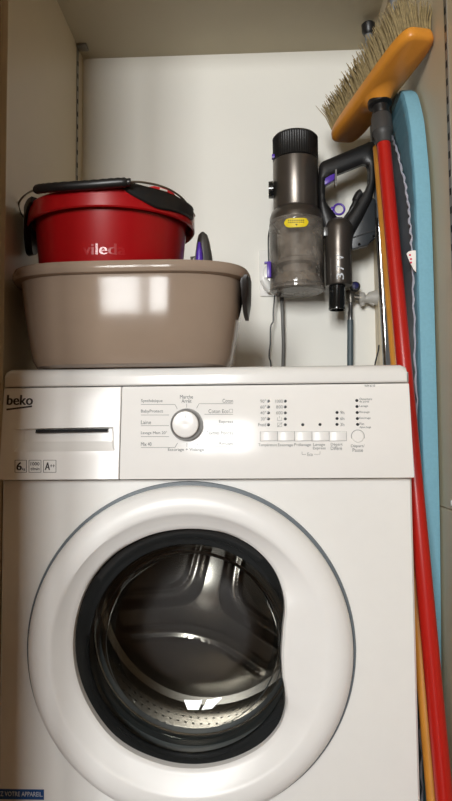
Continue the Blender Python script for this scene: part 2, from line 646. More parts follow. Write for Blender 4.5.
pr = MB()
for s, a, b, y in (('Température', 258.5, 277, 447), ('Essorage', 278, 293, 447), ('Prélavage', 294.3, 311, 446.8), ('Lavage', 313.2, 325, 446.6), ('Express', 313, 325.6, 450.2), ('Départ', 330.8, 342.6, 446.4), ('Différé', 330.8, 342, 450), ('Départ/', 351, 364.5, 448), ('Pause', 352.6, 363, 451.8)):
    ptext(pr, s, a, y, b, 3.5)
pline(pr, [(302, 451.6), (302, 454.4), (306, 454.4)], .0005)
pline(pr, [(314, 454.2), (320, 454.2), (320, 451.4)], .0005)
ptext(pr, 'Eco', 307.5, 456, 312.8, 3.4)
pr.build('button_captions', M['print_'], cpan, False)
pr = MB()
ptext(pr, 'WM 6110', 364.5, 387, 375, 2.4)
pr.build('model_mark', M['print_'], cpan, False)
LED = [(268.4, y) for y in ys5]+[(285.3, y) for y in ys5]+[(302.7, 424.8), (320, 424.6)]+[(337, y) for y in (412.6, 418.6, 424.5)]+[(356.8, 400.6), (357, 406.6), (357.2, 412.6), (357.4, 418.6), (357.6, 424.5)]
led0 = None
for x, y in LED:
    p = pan(x, y)
    if led0 is None:
        led0 = MB().lathe([(0, -.0007), (.0018, -.0006), (.0023, 0), (.0023, .001)], (0, 0, 0), 'Y', 16).build('indicator_light', M['led'], cpan)
        lo_ = led0
    else:
        lo_ = led0.copy()
        COL.objects.link(lo_)
    lo_.location = p
# push buttons in one row, and the round start button
bx = [260.2, 277.4, 294.6, 311.9, 329.1, 346.4]
for a, b in zip(bx, bx[1:]):
    q = [pan(a+.25, 441), pan(b-.25, 440.7), pan(b-.25, 431.6), pan(a+.25, 431.9)]
    fr = MB()
    c = sum(q, Vector())/4
    up = Vector((0, -.0022, 0))
    q2 = [v+(c-v).normalized()*.0012+up for v in q]
    q1 = [v+up*.7 for v in q]
    fr.loops([[v+Vector((0, .002, 0)) for v in q], q1, q2], True, True, True)
    bt = fr.build('push_button', M['satin'], cpan)
    gq = [v+(v-c).normalized()*.0009+Vector((0, -.0003, 0)) for v in q]
    MB().loops([[v+Vector((0, .0006, 0)) for v in gq], gq], True, True, True).build('button_gap', M['slate'], bt, False)
p = pan(357.8, 436.4)
bt = MB().lathe([(0, -.003), (.0078, -.0028), (.0088, -.0016), (.0088, .002)], p, 'Y', 40).build('start_button', M['plastic'], cpan)
MB().lathe([(.0086, -.0004), (.0098, -.0004), (.0098, .001)], p, 'Y', 40).build('button_gap', M['slate'], bt)
# programme knob
p = pan(186.6, 424.8)
kn = MB().lathe([(0, -.020), (.012, -.0205), (.0180, -.0198), (.0190, -.018)], p, 'Y', 64).build('program_knob', M['plastic'], wm)
MB().lathe([(.0190, -.0176), (.0204, -.0172), (.0222, -.014), (.0236, -.004), (.0244, .004)], p, 'Y', 64).build('knob_ring', M['chrome'], kn)
b = MB()
q = p+Vector((0, -.0206, .0125))
b.box((q.x-.0005, q.y-.0004, q.z-.004), (q.x+.0005, q.y+.0008, q.z+.004))
b.build('pointer_mark', M['print_'], kn, False)
# blue label low on the left of the front
q0, q1 = at(44, 799, 0), at(44, 789.5, 0)
lb = MB().box((X0+.0015, -.0006, q0.z-.001), (q0.x, .0005, q1.z), .0002)
lbo = lb.build('front_label', M['blue'], wm, False)
t = MB()
text_on(t, 'Z VOTRE APPAREIL.', (at(.5, 796.6, 0).x, -.0007, q0.z+.0036), (1, 0, 0), (0, 0, 1), at(43, 795, 0).x-at(.5, 795, 0).x, .0064, .0003, .0)
t.build('label_lettering', M['labelw'], lbo, False)

# ---- door
OPX = [(190, 530), (207, 531), (225, 534.5), (250, 546.5), (264, 558.5), (275, 573), (281.5, 589), (284.3, 606), (282.5, 628), (281, 653), (282, 676), (285, 693), (285.5, 708), (280, 727), (265, 745.5), (241, 760), (215, 768), (190, 770), (168, 767.5), (148, 761.5), (115, 743), (92, 715), (77, 682), (72, 650), (76, 614), (89, 582), (112, 556), (132, 543.5), (150, 536), (170, 531.5)]
OC = at(188, 650, -.02)
opol = []
for px, py in OPX:
    q = at(px, py, -.02)-OC
    opol.append((math.atan2(q.z, q.x) % (2*PI), math.hypot(q.x, q.z)))
opol.sort()


def orad(a):
    a %= 2*PI
    n = len(opol)
    for i in range(n):
        a0, r0_ = opol[i]
        a1, r1_ = opol[(i+1) % n]
        if i == n-1:
            a1 += 2*PI
        aa = a if a >= a0 else a+2*PI
        if a0 <= aa <= a1:
            t = (aa-a0)/(a1-a0)
            rm = opol[(i-1) % n][1]
            rp = opol[(i+2) % n][1]
            return .5*((2*r0_)+(r1_-rm)*t+(2*rm-5*r0_+4*r1_-rp)*t*t+(3*r0_-rm-3*r1_+rp)*t**3)
    return opol[0][1]


NA = 144
AA = [2*PI*k/NA for k in range(NA)]


def circ(r, y, cx=None, cz=None):
    return [Vector((DX+r*math.cos(a), y, DZ+r*math.sin(a))) for a in AA]


def opn(s, y, add=0.):
    return [Vector((OC.x+(orad(a)*s+add)*math.cos(a), y, OC.z+(orad(a)*s+add)*math.sin(a))) for a in AA]


def mixrow(A, B, t, y):
    return [Vector((p.x*(1-t)+q.x*t, y, p.z*(1-t)+q.z*t)) for p, q in zip(A, B)]


door = MB()
ring = []
ring.append(circ(DR-.006, -.003))
ring.append(circ(DR-.0015, -.006))
ring.append(circ(DR-.001, -.012))
ring.append(circ(DR-.004, -.020))
ring.append(circ(DR-.012, -.0265))
ring.append(circ(DR-.022, -.0295))
ring.append(circ(.198, -.0300))
# dished band between the crease and the opening; it runs out flat on the grip side
CR = circ(.194, -.029)
O1 = opn(1, 0, .004)


def dish(t, dep):
    row = []
    for k, a in enumerate(AA):
        w_ = max(0., min(1., (CR[k]-O1[k]).length/.045))
        grip = max(0., min(1., ((CR[k]-O1[k]).length-.03)/.02))
        y = -.029+dep*(1-.75*grip)
        p_ = CR[k]*(1-t)+O1[k]*t
        row.append(Vector((p_.x, y, p_.z)))
    return row


ring.append(CR)
ring.append(dish(.12, .003))
ring.append(dish(.35, .0075))
ring.append(dish(.62, .0125))
ring.append(dish(.86, .0165))
ring.append(dish(1., .0185))
ring.append([Vector((p.x, q.y+.0035, p.z)) for p, q in zip(opn(1, 0, .0008), dish(1., .0185))])
ring.append([Vector((p.x, max(q.y, -.004)+.0, p.z)) for p, q in zip(opn(1, 0, 0), dish(1., .0185))])
ring.append(opn(.995, .008))
door.loops(ring)
dob = door.build('door', M['satin'], wm)
MB().lathe([(DR-.004, -.0035), (DR+.0035, -.0035), (DR+.0045, -.0015), (DR+.0045, .0015)], (DX, 0, DZ), 'Y', 128).build('rim', M['rimgrey'], dob)
# dark inner ring of the door
ir = MB()
GC = Vector((at(189, 650, .01).x, 0, at(189, 650, .01).z))
GR = .148


def gc(r, y):
    return [Vector((GC.x+r*math.cos(a), y, GC.z+r*math.sin(a))) for a in AA]


ir.loops([opn(.999, -.003), opn(.985, .004), mixrow(opn(.985, 0), gc(GR+.004, 0), .55, .012), mixrow(opn(.985, 0), gc(GR+.004, 0), .60, .0145), gc(GR+.003, .022), gc(GR+.003, .026)])
iro = ir.build('inner_ring', M['ringpl'], dob)
gl = MB()
gl.lathe([(GR+.003, .020), (GR, .0185), (GR-.004, .021), (GR-.006, .028), (GR-.011, .031), (GR-.009, .038), (GR-.012, .050), (GR-.017, .054), (GR-.014, .060), (GR-.016, .075), (GR-.022, .092), (GR-.036, .100), (GR-.07, .104), (.03, .106), (0, .106)], (GC.x, 0, GC.z), 'Y', 128)
gl.build('glass_bowl', M['glass'], dob)
# rubber bellows between the cabinet opening and the drum
gk = MB()
gk.lathe([(HB, .006), (.183, .014), (.176, .020), (.172, .034), (.176, .044), (.172, .054), (.164, .058), (.160, .068), (.164, .078), (.160, .088), (.152, .091)], (DX, 0, DZ), 'Y', 128)
gk.build('gasket', M['gasket'], wm)
# drum
DD, RD = .355, .221
dm = MB()
dm.lathe([(.158, .086), (.160, .084), (.166, .086), (.178, .096), (.200, .104), (RD, .112), (RD, .16), (RD-.002, .165), (RD, .17), (RD, DD-.02), (RD-.006, DD-.006), (RD-.018, DD)], (DX, 0, DZ), 'Y', 128)
dro = dm.build('drum', M['drum'], wm)
# stamped drum back: three sunk fields between three rounded arms
hub = Vector((at(208, 607, DD).x, 0, at(208, 607, DD).z))
arms = [math.radians(a) for a in (186, 78, -35)]
NR, NT = 60, 240
b = MB()
rows = []
for i in range(NR+1):
    rr = (RD-.017)*(i/NR)
    row = []
    for k in range(NT):
        a = 2*PI*k/NT
        x, z = DX+rr*math.cos(a), DZ+rr*math.sin(a)
        dx, dz = x-hub.x, z-hub.z
        rad = math.hypot(dx, dz)
        ds_ = []
        for g_ in arms:
            u = dx*math.cos(g_)+dz*math.sin(g_)
            v = -dx*math.sin(g_)+dz*math.cos(g_)
            ds_.append(abs(v) if u > 0 else rad)
        # a smooth minimum rounds the junction
        best = -.012*math.log(sum(math.exp(-d_/.012) for d_ in ds_))
        hw = .014
        t = max(0., min(1., (best-hw)/.020))
        y = -.020*(1-t*t*(3-2*t))-.030*math.exp(-(rr/.105)**2)
        t2 = max(0., 1-abs(best-.046)/.008)
        y -= .005*t2*t2*(3-2*t2)
        edge = max(0., min(1., (rr-(RD-.045))/.02))
        y = y*(1-edge)
        row.append(Vector((x, DD+y, z)))
    rows.append(row)
b.loops(rows)
b.build('drum_back', M['drum'], dro)
# perforations on the drum wall
ph = MB()
for j, yy in enumerate((.20, .225, .25, .275, .30, .325, .35)):
    nn = 96
    for k in range(nn):
        a = 2*PI*(k+.5*(j % 2))/nn
        rr = RD-.0006
        c = Vector((DX+rr*math.cos(a), yy, DZ+rr*math.sin(a)))
        t = Vector((-math.sin(a), 0, math.cos(a)))
        ph.bm.faces.new([ph.bm.verts.new(c+t*.0026*math.cos(2*PI*q/8)+Vector((0, .0026, 0))*math.sin(2*PI*q/8)) for q in range(8)])
ph.build('perforation', M['hole'], dro, False, False)

# ------------------------------------------------------------------- basin
bn = thing('wash_basin', 'large taupe plastic basin standing on the washing machine', 'basin', (-.19, .10, .85))
BX, BY = -.190, .085
HX, HY = .1865, .130
ZR = .995


def sup(cx, cy, hx, hy, z, n=3.6, N=96):
    row = []
    for k in range(N):
        a = 2*PI*k/N
        c, s_ = math.cos(a), math.sin(a)
        row.append(Vector((cx+hx*math.copysign(abs(c)**(2/n), c), cy+hy*math.copysign(abs(s_)**(2/n), s_), z)))
    return row


b = MB()
BT = .8503
P_ = [(0.0, .0), (.30, .0), (.74, .001), (.805, .004), (.838, .014), (.875, .050), (.908, .090), (.925, .120), (.935, .128)]
rows = [sup(BX, BY, HX*s_ if s_ else 1e-4, HY*s_ if s_ else 1e-4, BT+h*1.035) for s_, h in P_]
# rim: out, up, over and down inside
for ds, h in ((.958, .1285), (.985, .1300), (1., .1345), (.999, .1405), (.985, .1455), (.955, .1455), (.930, .140)):
    rows.append(sup(BX, BY, HX*ds, HY*ds, BT+h*1.035))
for s_, h in ((.915, .118), (.885, .085), (.858, .048), (.822, .014), (.78, .006), (.30, .0045), (0, .0045)):
    rows.append(sup(BX, BY, HX*s_ if s_ else 1e-4, HY*s_ if s_ else 1e-4, BT+h*1.035))
b.loops(rows)
b.build('basin_shell', M['taupe'], bn)
# dark grip hanging under the rim at the right
h = MB()
gp = []
for k in range(17):
    t = k/16
    ang = -.55+1.1*t
    x = BX+HX-.014+.010*math.cos(ang*2.2)
    gp.append((x, BY-.03+.10*(t-.5)))
rows = []
for k, (x, y) in enumerate(gp):
    t = k/16
    hgt = .060*math.sin(PI*min(1, max(0, t*1.0)))**.35 if 0 < t < 1 else .01
    z1 = BT+.1385
    rows.append([Vector((x-.0035, y, z1)), Vector((x+.0045, y, z1)), Vector((x+.0035, y, z1-hgt*.6)), Vector((x-.0005, y, z1-hgt)), Vector((x-.0055, y, z1-hgt))])
h.loops(rows, True, True, True)
h.build('grip', M['dark'], bn)

# ------------------------------------------------------------------ red bucket
bk = thing('bucket', 'round red plastic bucket with a black-gripped wire handle, standing inside the taupe basin', 'bucket', (-.226, .115, .856))
KX, KY, KR = -.233, .092, .1285
KB, KT = .8574, 1.1145
sxk, syk = 1.055, .98
s_ = MB()
s_.lathe([(0, KB+.003), (.080, KB+.003), (.084, KB), (.090, KB+.002), (.0975, KB+.012), (.1165, KT-.022), (.1185, KT-.018), (.121, KT-.016), (.1215, KT-.022), (.1275, KT-.030), (.1295, KT-.028), (.1295, KT-.003), (.1265, KT), (.121, KT), (.1185, KT-.006), (.115, KT-.03), (.094, KB+.014), (.088, KB+.007), (0, KB+.007)], (KX, KY, 0), 'Z', 96, sx=sxk, sy=syk)
s_.build('bucket_shell', M['red'], bk)


eb = MB()
bx0, bx1 = at(82, 254, -.02), at(124, 254, -.02)
text_on(eb, 'vileda', bx0, (1, 0, 0), (0, 0, 1), bx1.x-bx0.x, .0165, .0006, .0006)
zlo, zhi = KB+.012, KT-.022
for v in eb.bm.verts:
    rr = .0975+(.1165-.0975)*(v.co.z-zlo)/(zhi-zlo)
    q = max(0., 1-((v.co.x-KX)/(rr*sxk))**2)
    top_ = v.co.y < bx0.y
    v.co.y = KY-rr*syk*math.sqrt(q)-(.0003 if top_ else -.0005)
eb.build('embossed_lettering', M['red'], bk, False)


def rim_pt(a, r, z):
    return Vector((KX+r*sxk*math.cos(a), KY+r*syk*math.sin(a), z))


def band(name, prof, m):
    """plastic clip following the rim: prof = (angle deg, z top, z bottom)"""
    P = cr([(a, t, b_) for a, t, b_ in prof], 6)
    rows = []
    for a, zt, zb_ in P:
        a = math.radians(a)
        rows.append([rim_pt(a, .1225, zt), rim_pt(a, .1325, zt+.001), rim_pt(a, .1338, zt-.003), rim_pt(a, .1335, zb_+.002), rim_pt(a, .1315, zb_), rim_pt(a, .1225, zb_+.002)])
    return MB().loops(rows, True, True, True).build(name, m, bk)


band('rim_clip', [(-72, KT+.006, KT-.003), (-68, KT+.007, KT-.010), (-60, KT+.004, KT-.018), (-50, KT+.003, KT-.025), (-38, KT+.002, KT-.023), (-22, KT+.001, KT-.020), (-12, KT+.001, KT-.020)], M['blackpl'])
band('rim_clip', [(-140, KT+.003, KT-.006), (-148, KT+.004, KT-.012), (-158, KT+.004, KT-.028), (-167, KT+.005, KT-.050), (-176, KT+.005, KT-.066), (-186, KT+.005, KT-.058), (-196, KT+.004, KT-.03)], M['blackpl'])
# wire handle lying forward over the rim, with thick grip
pv0 = at(27.5, 220, .13)
pv1 = at(194, 214, .13)
HY0 = -.042
wp = [at(31, 226, .085), at(26, 220, .08), at(20, 211, .07), at(19, 203, .06), at(25, 195, .045), at(37, 189.5, -.01), at(60, 188, -.035), at(90, 186, HY0), at(120, 183, HY0), at(140, 182, -.035), at(165, 187.5, -.01), at(182, 198, .04), at(190, 209, .08), at(194.5, 216, .10), at(189, 216.5, .095)]
MB().tube(cr(wp, 6), .0016, 10).build('handle_wire', M['wire'], bk)
gpts = cr([at(36, 190, -.008), at(42, 188.5, -.018), at(60, 187, -.035), at(90, 185, HY0), at(115, 183, HY0), at(131, 182.3, HY0+.003)], 6)
n_ = len(gpts)
MB().tube(gpts, [(.0068 if 2 < k < n_-3 else .0055) + (.0006 if k % 2 else 0) for k in range(n_)], 16).build('handle_grip', M['blackpl'], bk)
# black lug on the far rim and a red and white sticker
lug = MB()
q = at(133, 178, .0)
lug.loops([[rim_pt(math.radians(a), r, z) for r, z in ((.120, KT-.002), (.131, KT-.002), (.131, KT+hh), (.122, KT+hh))] for a, hh in ((-96, .001), (-91, .007), (-84, .0105), (-76, .0105), (-72, .007), (-66, .002))], True, True, True)
lug.build('rim_lug', M['blackpl'], bk)
st = MB()
for a, z0, z1 in ((-53, KT+.006, KT+.010), (-46, KT+.004, KT+.010), (-40, KT+.004, KT+.0085)):
    pass
st.loops([[rim_pt(math.radians(a), .127, KT+.004), rim_pt(math.radians(a), .129, KT+.004), rim_pt(math.radians(a), .129, KT+.004+hh), rim_pt(math.radians(a), .127, KT+.004+hh)] for a, hh in ((-56, .001), (-51, .0055), (-44, .006), (-36, .005), (-33, .001))], True, True, True)
sto = st.build('rim_tab', M['redsticker'], bk)
wh = MB()
wh.loops([[rim_pt(math.radians(a), .1292, KT+.0055), rim_pt(math.radians(a), .1297, KT+.0055), rim_pt(math.radians(a), .1297, KT+.0085), rim_pt(math.radians(a), .1292, KT+.0085)] for a in (-47, -44, -41)], True, True, True)
wh.build('tab_sticker', M['sticker'], sto)

# --------------------------------- vacuum tool lying in the basin by the bucket
vt = thing('vacuum_tool', 'dark grey and purple vacuum brush head poking out of the basin beside the red bucket', 'vacuum attachment', (-.05, .13, .99))
T0, T1 = at(200, 272, .15), at(204, 238, .15)
b = MB()
up_ = (T1-T0).normalized()
rows = []
cx0 = at(205, 300, .15)
for t, w_, dpt_ in ((0, .018, .022), (.3, .017, .022), (.65, .015, .020), (.85, .0115, .018), (.96, .0085, .015), (1., .004, .010)):
    c = cx0+(at(203, 233.5, .15)-cx0)*t
    rows.append([c+Vector((w_*math.cos(a), dpt_*math.sin(a), 0)) for a in [2*PI*k/24 for k in range(24)]])
b.loops(rows, True, True, True)
b.build('shell', M['gun2'], vt)
b = MB()
rows = []
for t, w_ in ((0, .012), (.5, .012), (.8, .009), (1., .004)):
    c = at(199.5, 290, .128)+(at(199.5, 243, .128)-at(199.5, 290, .128))*t
    rows.append([c+Vector((w_*.62*math.cos(a), .007*math.sin(a), 0)) for a in [2*PI*k/16 for k in range(16)]])
b.loops(rows, True, True, True)
b.build('release_button', M['purple'], vt)
b = MB()
q = at(194, 260, .13)
b.tube([q+Vector((0, 0, -.05)), q+Vector((0, 0, .002))], .0045, 14)
b.tube([q+Vector((-.006, 0, .003)), q+Vector((.004, 0, .004))], .0028, 10)
b.build('swivel', M['brass'], vt)

# ------------------------------------------------------------- hand vacuum
YV = .365
VX = .0895
vc = thing('handheld_vacuum', 'grey cordless handheld vacuum with smoky clear dust bin, hung on the back wall', 'vacuum cleaner', (VX, YV, 1.0))


def vz(py, Y=YV-.045):
    return at(294, py, Y).z


zt, z1, z2, z3, z4 = vz(127.5), vz(153), vz(206), vz(209.5, YV-.056), vz(284)
RM, RBN = .0468, .0560
b = MB()
b.lathe([(RM-.001, z1), (RM, z1-.001), (RM, z2+.008), (RM-.001, z2+.006), (RM+.0005, z2+.004), (RM+.004, z2+.001), (RBN-.002, z3+.003), (RBN-.001, z3), (RBN-.001, z3-.008), (RBN-.006, z3-.009)], (VX, YV, 0), 'Z', 64)
b.lathe([(0, z1-.001), (RM-.001, z1)], (VX, YV, 0), 'Z', 64)
mo = b.build('motor_housing', M['gun'], vc)
b = MB()
rows = []
for r, z in ((.001, zt-.003), (RM-.012, zt-.001), (RM-.003, zt), (RM+.0002, zt-.004)):
    rows.append([Vector((VX+r*math.cos(2*PI*k/128), YV+r*math.sin(2*PI*k/128), z)) for k in range(128)])
for z in (zt-.006, z1+.004):
    rows.append([Vector((VX+(RM-(.0016 if k % 2 else 0))*math.cos(2*PI*k/128), YV+(RM-(.0016 if k % 2 else 0))*math.sin(2*PI*k/128), z)) for k in range(128)])
rows.append([Vector((VX+RM*math.cos(2*PI*k/128), YV+RM*math.sin(2*PI*k/128), z1+.002)) for k in range(128)])
rows.append([Vector((VX+(RM-.002)*math.cos(2*PI*k/128), YV+(RM-.002)*math.sin(2*PI*k/128), z1)) for k in range(128)])
b.loops(rows)
b.build('filter_cap', M['blackfin'], vc)
# dust bin with inner cyclone and dust
b = MB()
b.lathe([(RBN-.0015, z3-.006), (RBN, z3-.012), (RBN, z3-.016), (RBN-.001, z3-.018), (RBN, z3-.020), (RBN-.0006, z4+.012), (RBN, z4+.006), (RBN-.001, z4+.001)], (VX, YV, 0), 'Z', 72)
bi = b.build('dust_bin', M['bin'], vc)
b = MB()
b.lathe([(RBN-.001, z4+.002), (RBN+.001, z4+.0), (RBN+.0005, z4-.004), (RBN-.004, z4-.006), (RBN-.012, z4-.003), (.02, z4-.001), (0, z4-.001)], (VX, YV, 0), 'Z', 72)
b.build('bin_lid', M['binbase'], bi)
b = MB()
b.lathe([(RBN-.010, z3-.010), (.034, z3-.022), (.033, z3-.030), (.034, z4+.062), (.041, z4+.058), (.041, z4+.050), (.030, z4+.046), (.026, z4+.020), (0, z4+.020)], (VX, YV, 0), 'Z', 48)
b.build('cyclone', M['cyclone'], bi)
b = MB()
rows = []
for k in range(9):
    t = k/8
    rows.append([Vector((VX+(RBN-.004)*(1-.2*t)*math.cos(a)*(1+.06*random.random()), YV+(RBN-.004)*(1-.2*t)*math.sin(a)*(1+.02*random.random()), z4+.002+.022*t+.006*random.random())) for a in [2*PI*j/40 for j in range(40)]])
b.loops(rows, True, True, True)
b.build('dust', M['dust'], bi)
b = MB()


def on_bin(px, py, r):
    q = at(px, py, YV-RBN)
    x = q.x-VX
    y = YV-math.sqrt(max(0, r*r-x*x))
    q = at(px, py, y)
    return q


st = MB()
N_ = 14
rows = []
for k in range(N_+1):
    px = 284.2+(308.4-284.2)*k/N_
    u = (k/N_-.5)*2
    hh = 4.6*(max(0, 1-abs(u)**6))**.5 if abs(u) < 1 else .9
    ym = 222.6-.5*u
    A, B_ = on_bin(px, ym-hh, RBN+.0012), on_bin(px, ym+hh, RBN+.0012)
    C_, D_ = on_bin(px, ym+hh, RBN+.0004), on_bin(px, ym-hh, RBN+.0004)
    rows.append([A, B_, C_, D_])
st.loops(rows, True, True, True)
sk = st.build('sticker', M['yellow'], bi)
pm = MB()
for py in (219.8, 221.8):
    for k in range(9):
        px = 288+k*1.85
        A = on_bin(px, py, RBN+.0016)
        B_ = on_bin(px+1.2, py, RBN+.0016)
        C_ = on_bin(px+1.2, py+.8, RBN+.0016)
        D_ = on_bin(px, py+.8, RBN+.0016)
        pm.loops([[A, B_, C_, D_], [v+Vector((0, .0005, 0)) for v in (A, B_, C_, D_)]], True, True, True)
A = [on_bin(295.3, 224, RBN+.0016), on_bin(297.8, 223.9, RBN+.0016), on_bin(296.5, 225.6, RBN+.0016)]
pm.loops([A, [v+Vector((0, .0005, 0)) for v in A]], True, True, True)
pm.build('sticker_print', M['printd'], sk, False)
# knob and purple details on the left of the housing
q = at(271, 190, YV-.01)
b = MB()
b.tube([q+Vector((-.0055, 0, 0)), q+Vector((-.005, 0, 0)), q+Vector((.004, 0, 0))], [.012, .017, .018], 24)
b.build('side_knob', M['blackgl'], vc)
q = at(273, 157, YV-.01)
MB().box((q.x-.0025, q.y-.006, q.z-.004), (q.x+.006, q.y+.006, q.z+.004), .001).build('release_button', M['purple'], vc)
qa, qb = at(267.5, 278, YV-.02), at(268.5, 262, YV-.02)
b = MB().box((qa.x-.001, qa.y-.006, qa.z), (qa.x+.0075, qa.y+.006, qb.z), .001).box((qa.x-.006, qa.y-.005, qb.z-.004), (qa.x+.007, qa.y+.005, qb.z), .001)
b.build('bin_latch', M['purple'], vc)
# handle and inlet tube: outer outline with a hole, extruded
YH = YV-.013
OUT = [(319, 166), (322, 162.6), (371.5, 141.8), (375, 146), (376, 158), (375.5, 180), (372, 200), (362, 220), (353, 236), (351.6, 246), (351.8, 284), (350.5, 287), (327, 288), (326, 284), (325.4, 246), (323, 230), (319.5, 215), (318, 190)]
INN = [(325, 183), (325.5, 180), (363, 164.6), (367, 166.5), (368, 172), (367.5, 184), (364, 192), (344.8, 219.5), (341.5, 221.5), (338, 219.5), (326, 203), (325, 199)]
# resample both loops to the same count about the hole centre
CC = (345, 190)


def resamp(poly, n, ex=False):
    P = [Vector((x, y, 0)) for x, y in poly]
    out = []
    for k in range(n):
        a = 2*PI*k/n
        d = Vector((math.cos(a), math.sin(a), 0))
        best = None
        for i in range(len(P)):
            p0, p1 = P[i], P[(i+1) % len(P)]
            e_ = p1-p0
            w_ = p0-Vector((CC[0], CC[1], 0))
            den = d.x*e_.y-d.y*e_.x
            if abs(den) < 1e-9:
                continue
            t = (w_.x*e_.y-w_.y*e_.x)/den
            u = (w_.x*d.y-w_.y*d.x)/den
            if t > 0 and -1e-6 <= u <= 1+1e-6 and (best is None or t < best):
                best = t
        out.append((CC[0]+d.x*best, CC[1]+d.y*best))
    return out


OUTH = [p for p in OUT[:9]]+[(351, 242), (338, 244), (326, 242)]+OUT[15:]
n_ = 96
ro, ri = resamp(OUTH, n_), resamp(INN, n_)


def lerp2(A, B, t):
    return [(a[0]+(b_[0]-a[0])*t, a[1]+(b_[1]-a[1])*t) for a, b_ in zip(A, B)]


def row3(A, Y):
    return [Vector((at(x, y, YH).x, Y, at(x, y, YH).z)) for x, y in A]


hd = MB()
hw = .0095
rows = [row3(ro, YH), row3(ro, YH-hw*.5), row3(lerp2(ro, ri, .12), YH-hw*.9), row3(lerp2(ro, ri, .35), YH-hw*1.15), row3(lerp2(ro, ri, .65), YH-hw*1.15), row3(lerp2(ro, ri, .9), YH-hw*.9), row3(ri, YH-hw*.5), row3(ri, YH+hw*.6), row3(lerp2(ro, ri, .8), YH+hw), row3(lerp2(ro, ri, .2), YH+hw), row3(ro, YH+hw*.6), row3(ro, YH)]
hd.loops(rows)
hd.build('handle', M['blackpl'], vc)
# inlet tube below the grip, and the black socket at its end
b = MB()
ta, tb = at(338.3, 232, YH), at(339, 286, YH)
tr = (at(352, 270, YH)-at(325.6, 270, YH)).length/2
b.tube([at(340.5, 218, YH), at(340.3, 219, YH), at(340, 221.5, YH), at(339.4, 225.5, YH), at(338.8, 230, YH), ta+(tb-ta)*.25, ta+(tb-ta)*.4, ta+(tb-ta)*.97, tb], [tr*.2, tr*.45, tr*.78, tr*1.05, tr*1.10, tr*1.03, tr, tr, tr*.94], 40)
tu = b.build('inlet_tube', M['gun'], vc)
b = MB()
ba, bb_ = at(337.3, 285, YH), at(337, 310, YH)
nr = (at(345.5, 300, YH)-at(329, 300, YH)).length/2
b.tube([ba, ba+(bb_-ba)*.9, ba+(bb_-ba)*.95, bb_], [nr, nr, nr*1.03, nr*1.0], 36, False)
b.tube([bb_, bb_+(ba-bb_)*.3], [nr*.86, nr*.82], 36, False)
b.loops([[bb_+Vector((nr*q*math.cos(2*PI*k/36), nr*q*math.sin(2*PI*k/36), 0)) for k in range(36)] for q in (1., .86)])
b.loops([[ba+(bb_-ba)*.7+Vector((nr*.84*math.cos(2*PI*k/36), nr*.84*math.sin(2*PI*k/36), 0)) for k in range(36)] for q in (1,)], True, True, False)
b.build('inlet_socket', M['blackgl'], tu)
tx = MB()
# lettering reads upward along the tube, wrapped on its front
tm = MB()
for ch, ya, yb_ in (('3', 279.2, 273.2), ('7', 270.3, 264.8), ('V', 260.6, 254.4)):
    o_, e_ = at(343.9, ya, YH-tr), at(343.7, yb_, YH-tr)
    u_ = at(336.6, ya, YH-tr)-o_
    text_on(tm, ch, o_, e_-o_, u_, (e_-o_).length, u_.length, .0002, .00035)
axx = ta.x+(tb.x-ta.x)*.7
for v in tm.bm.verts:
    dx = v.co.x-axx
    v.co.y = YH-math.sqrt(max(0, tr*tr-dx*dx))-.0007
tm.build('tube_lettering', M['labelw'], tu, False)
# trigger, clip, ring, catch, battery
b = MB().prism([(at(x, y, YH).x, at(x, y, YH).z) for x, y in ((323.5, 178), (334.5, 175), (334, 181), (326, 185.8), (323.6, 186))], YH-.008, YH+.008, 'Y', .001)
b.build('trigger', M['purple'], vc)
b = MB().prism([(at(x, y, YH).x, at(x, y, YH).z) for x, y in ((334.6, 170), (336.2, 170), (336.4, 186), (335.3, 188.8), (334.2, 186))], YH-.010, YH+.004, 'Y')
b.build('trigger_clip', M['chrome'], vc)
q = at(339, 209.3, YH)
b = MB()
ringp = [q+Vector((.0108*math.cos(2*PI*k/32), 0, .0108*math.sin(2*PI*k/32))) for k in range(33)]
b.tube(ringp, .0022, 10, False)
b.box((q.x-.0165, q.y-.003, q.z-.003), (q.x-.010, q.y+.003, q.z+.005), .001)
b.build('release_ring', M['purple'], vc)
b = MB()
b.tube(cr([at(344, 220, YH), at(352, 209, YH), at(356, 201, YH), at(359, 195, YH), at(362, 193, YH)], 4), [.004]*4+[.006]*4+[.009]*4+[.009]*4+[.004], 14)
b.build('battery_catch', M['blackpl'], vc)
b = MB().prism([(at(x, y, YH).x, at(x, y, YH).z) for x, y in ((363, 192), (375.5, 200), (375.4, 238), (370, 242), (368, 245.5), (352, 249.5), (350, 236), (356, 214))], YH-.004, YH+.012, 'Y', .003)
ba_ = b.build('battery_pack', M['slatepl'], vc)
for px, py in ((359.3, 244), (373.6, 236)):
    q = at(px, py, YH-.006)
    MB().lathe([(0, -.001), (.0024, -.001), (.003, .001), (.003, .003)], q, 'Y', 14).build('screw', M['blackgl'], ba_)
b = MB()
pts = [(352, 238), (375, 230), (375, 231.2), (352, 239.2)]
b.prism([(at(x, y, YH).x, at(x, y, YH).z) for x, y in pts], YH-.006, YH+.0, 'Y')
b.build('battery_seam', M['blackpl'], ba_, False)
q = at(325.5, 232, YV-.025)
MB().box((q.x-.004, q.y-.004, q.z-.009), (q.x+.005, q.y+.01, q.z+.009), .001).build('side_clip', M['gun2'], vc)
# plate that hooks it to the wall
zc_ = z2+.03
b = MB().box((VX-.022, YV+RM-.006, zc_-.05), (VX+.022, YB+.0002, zc_+.05), .003)
b.build('hanging_plate', M['blackpl'], vc)

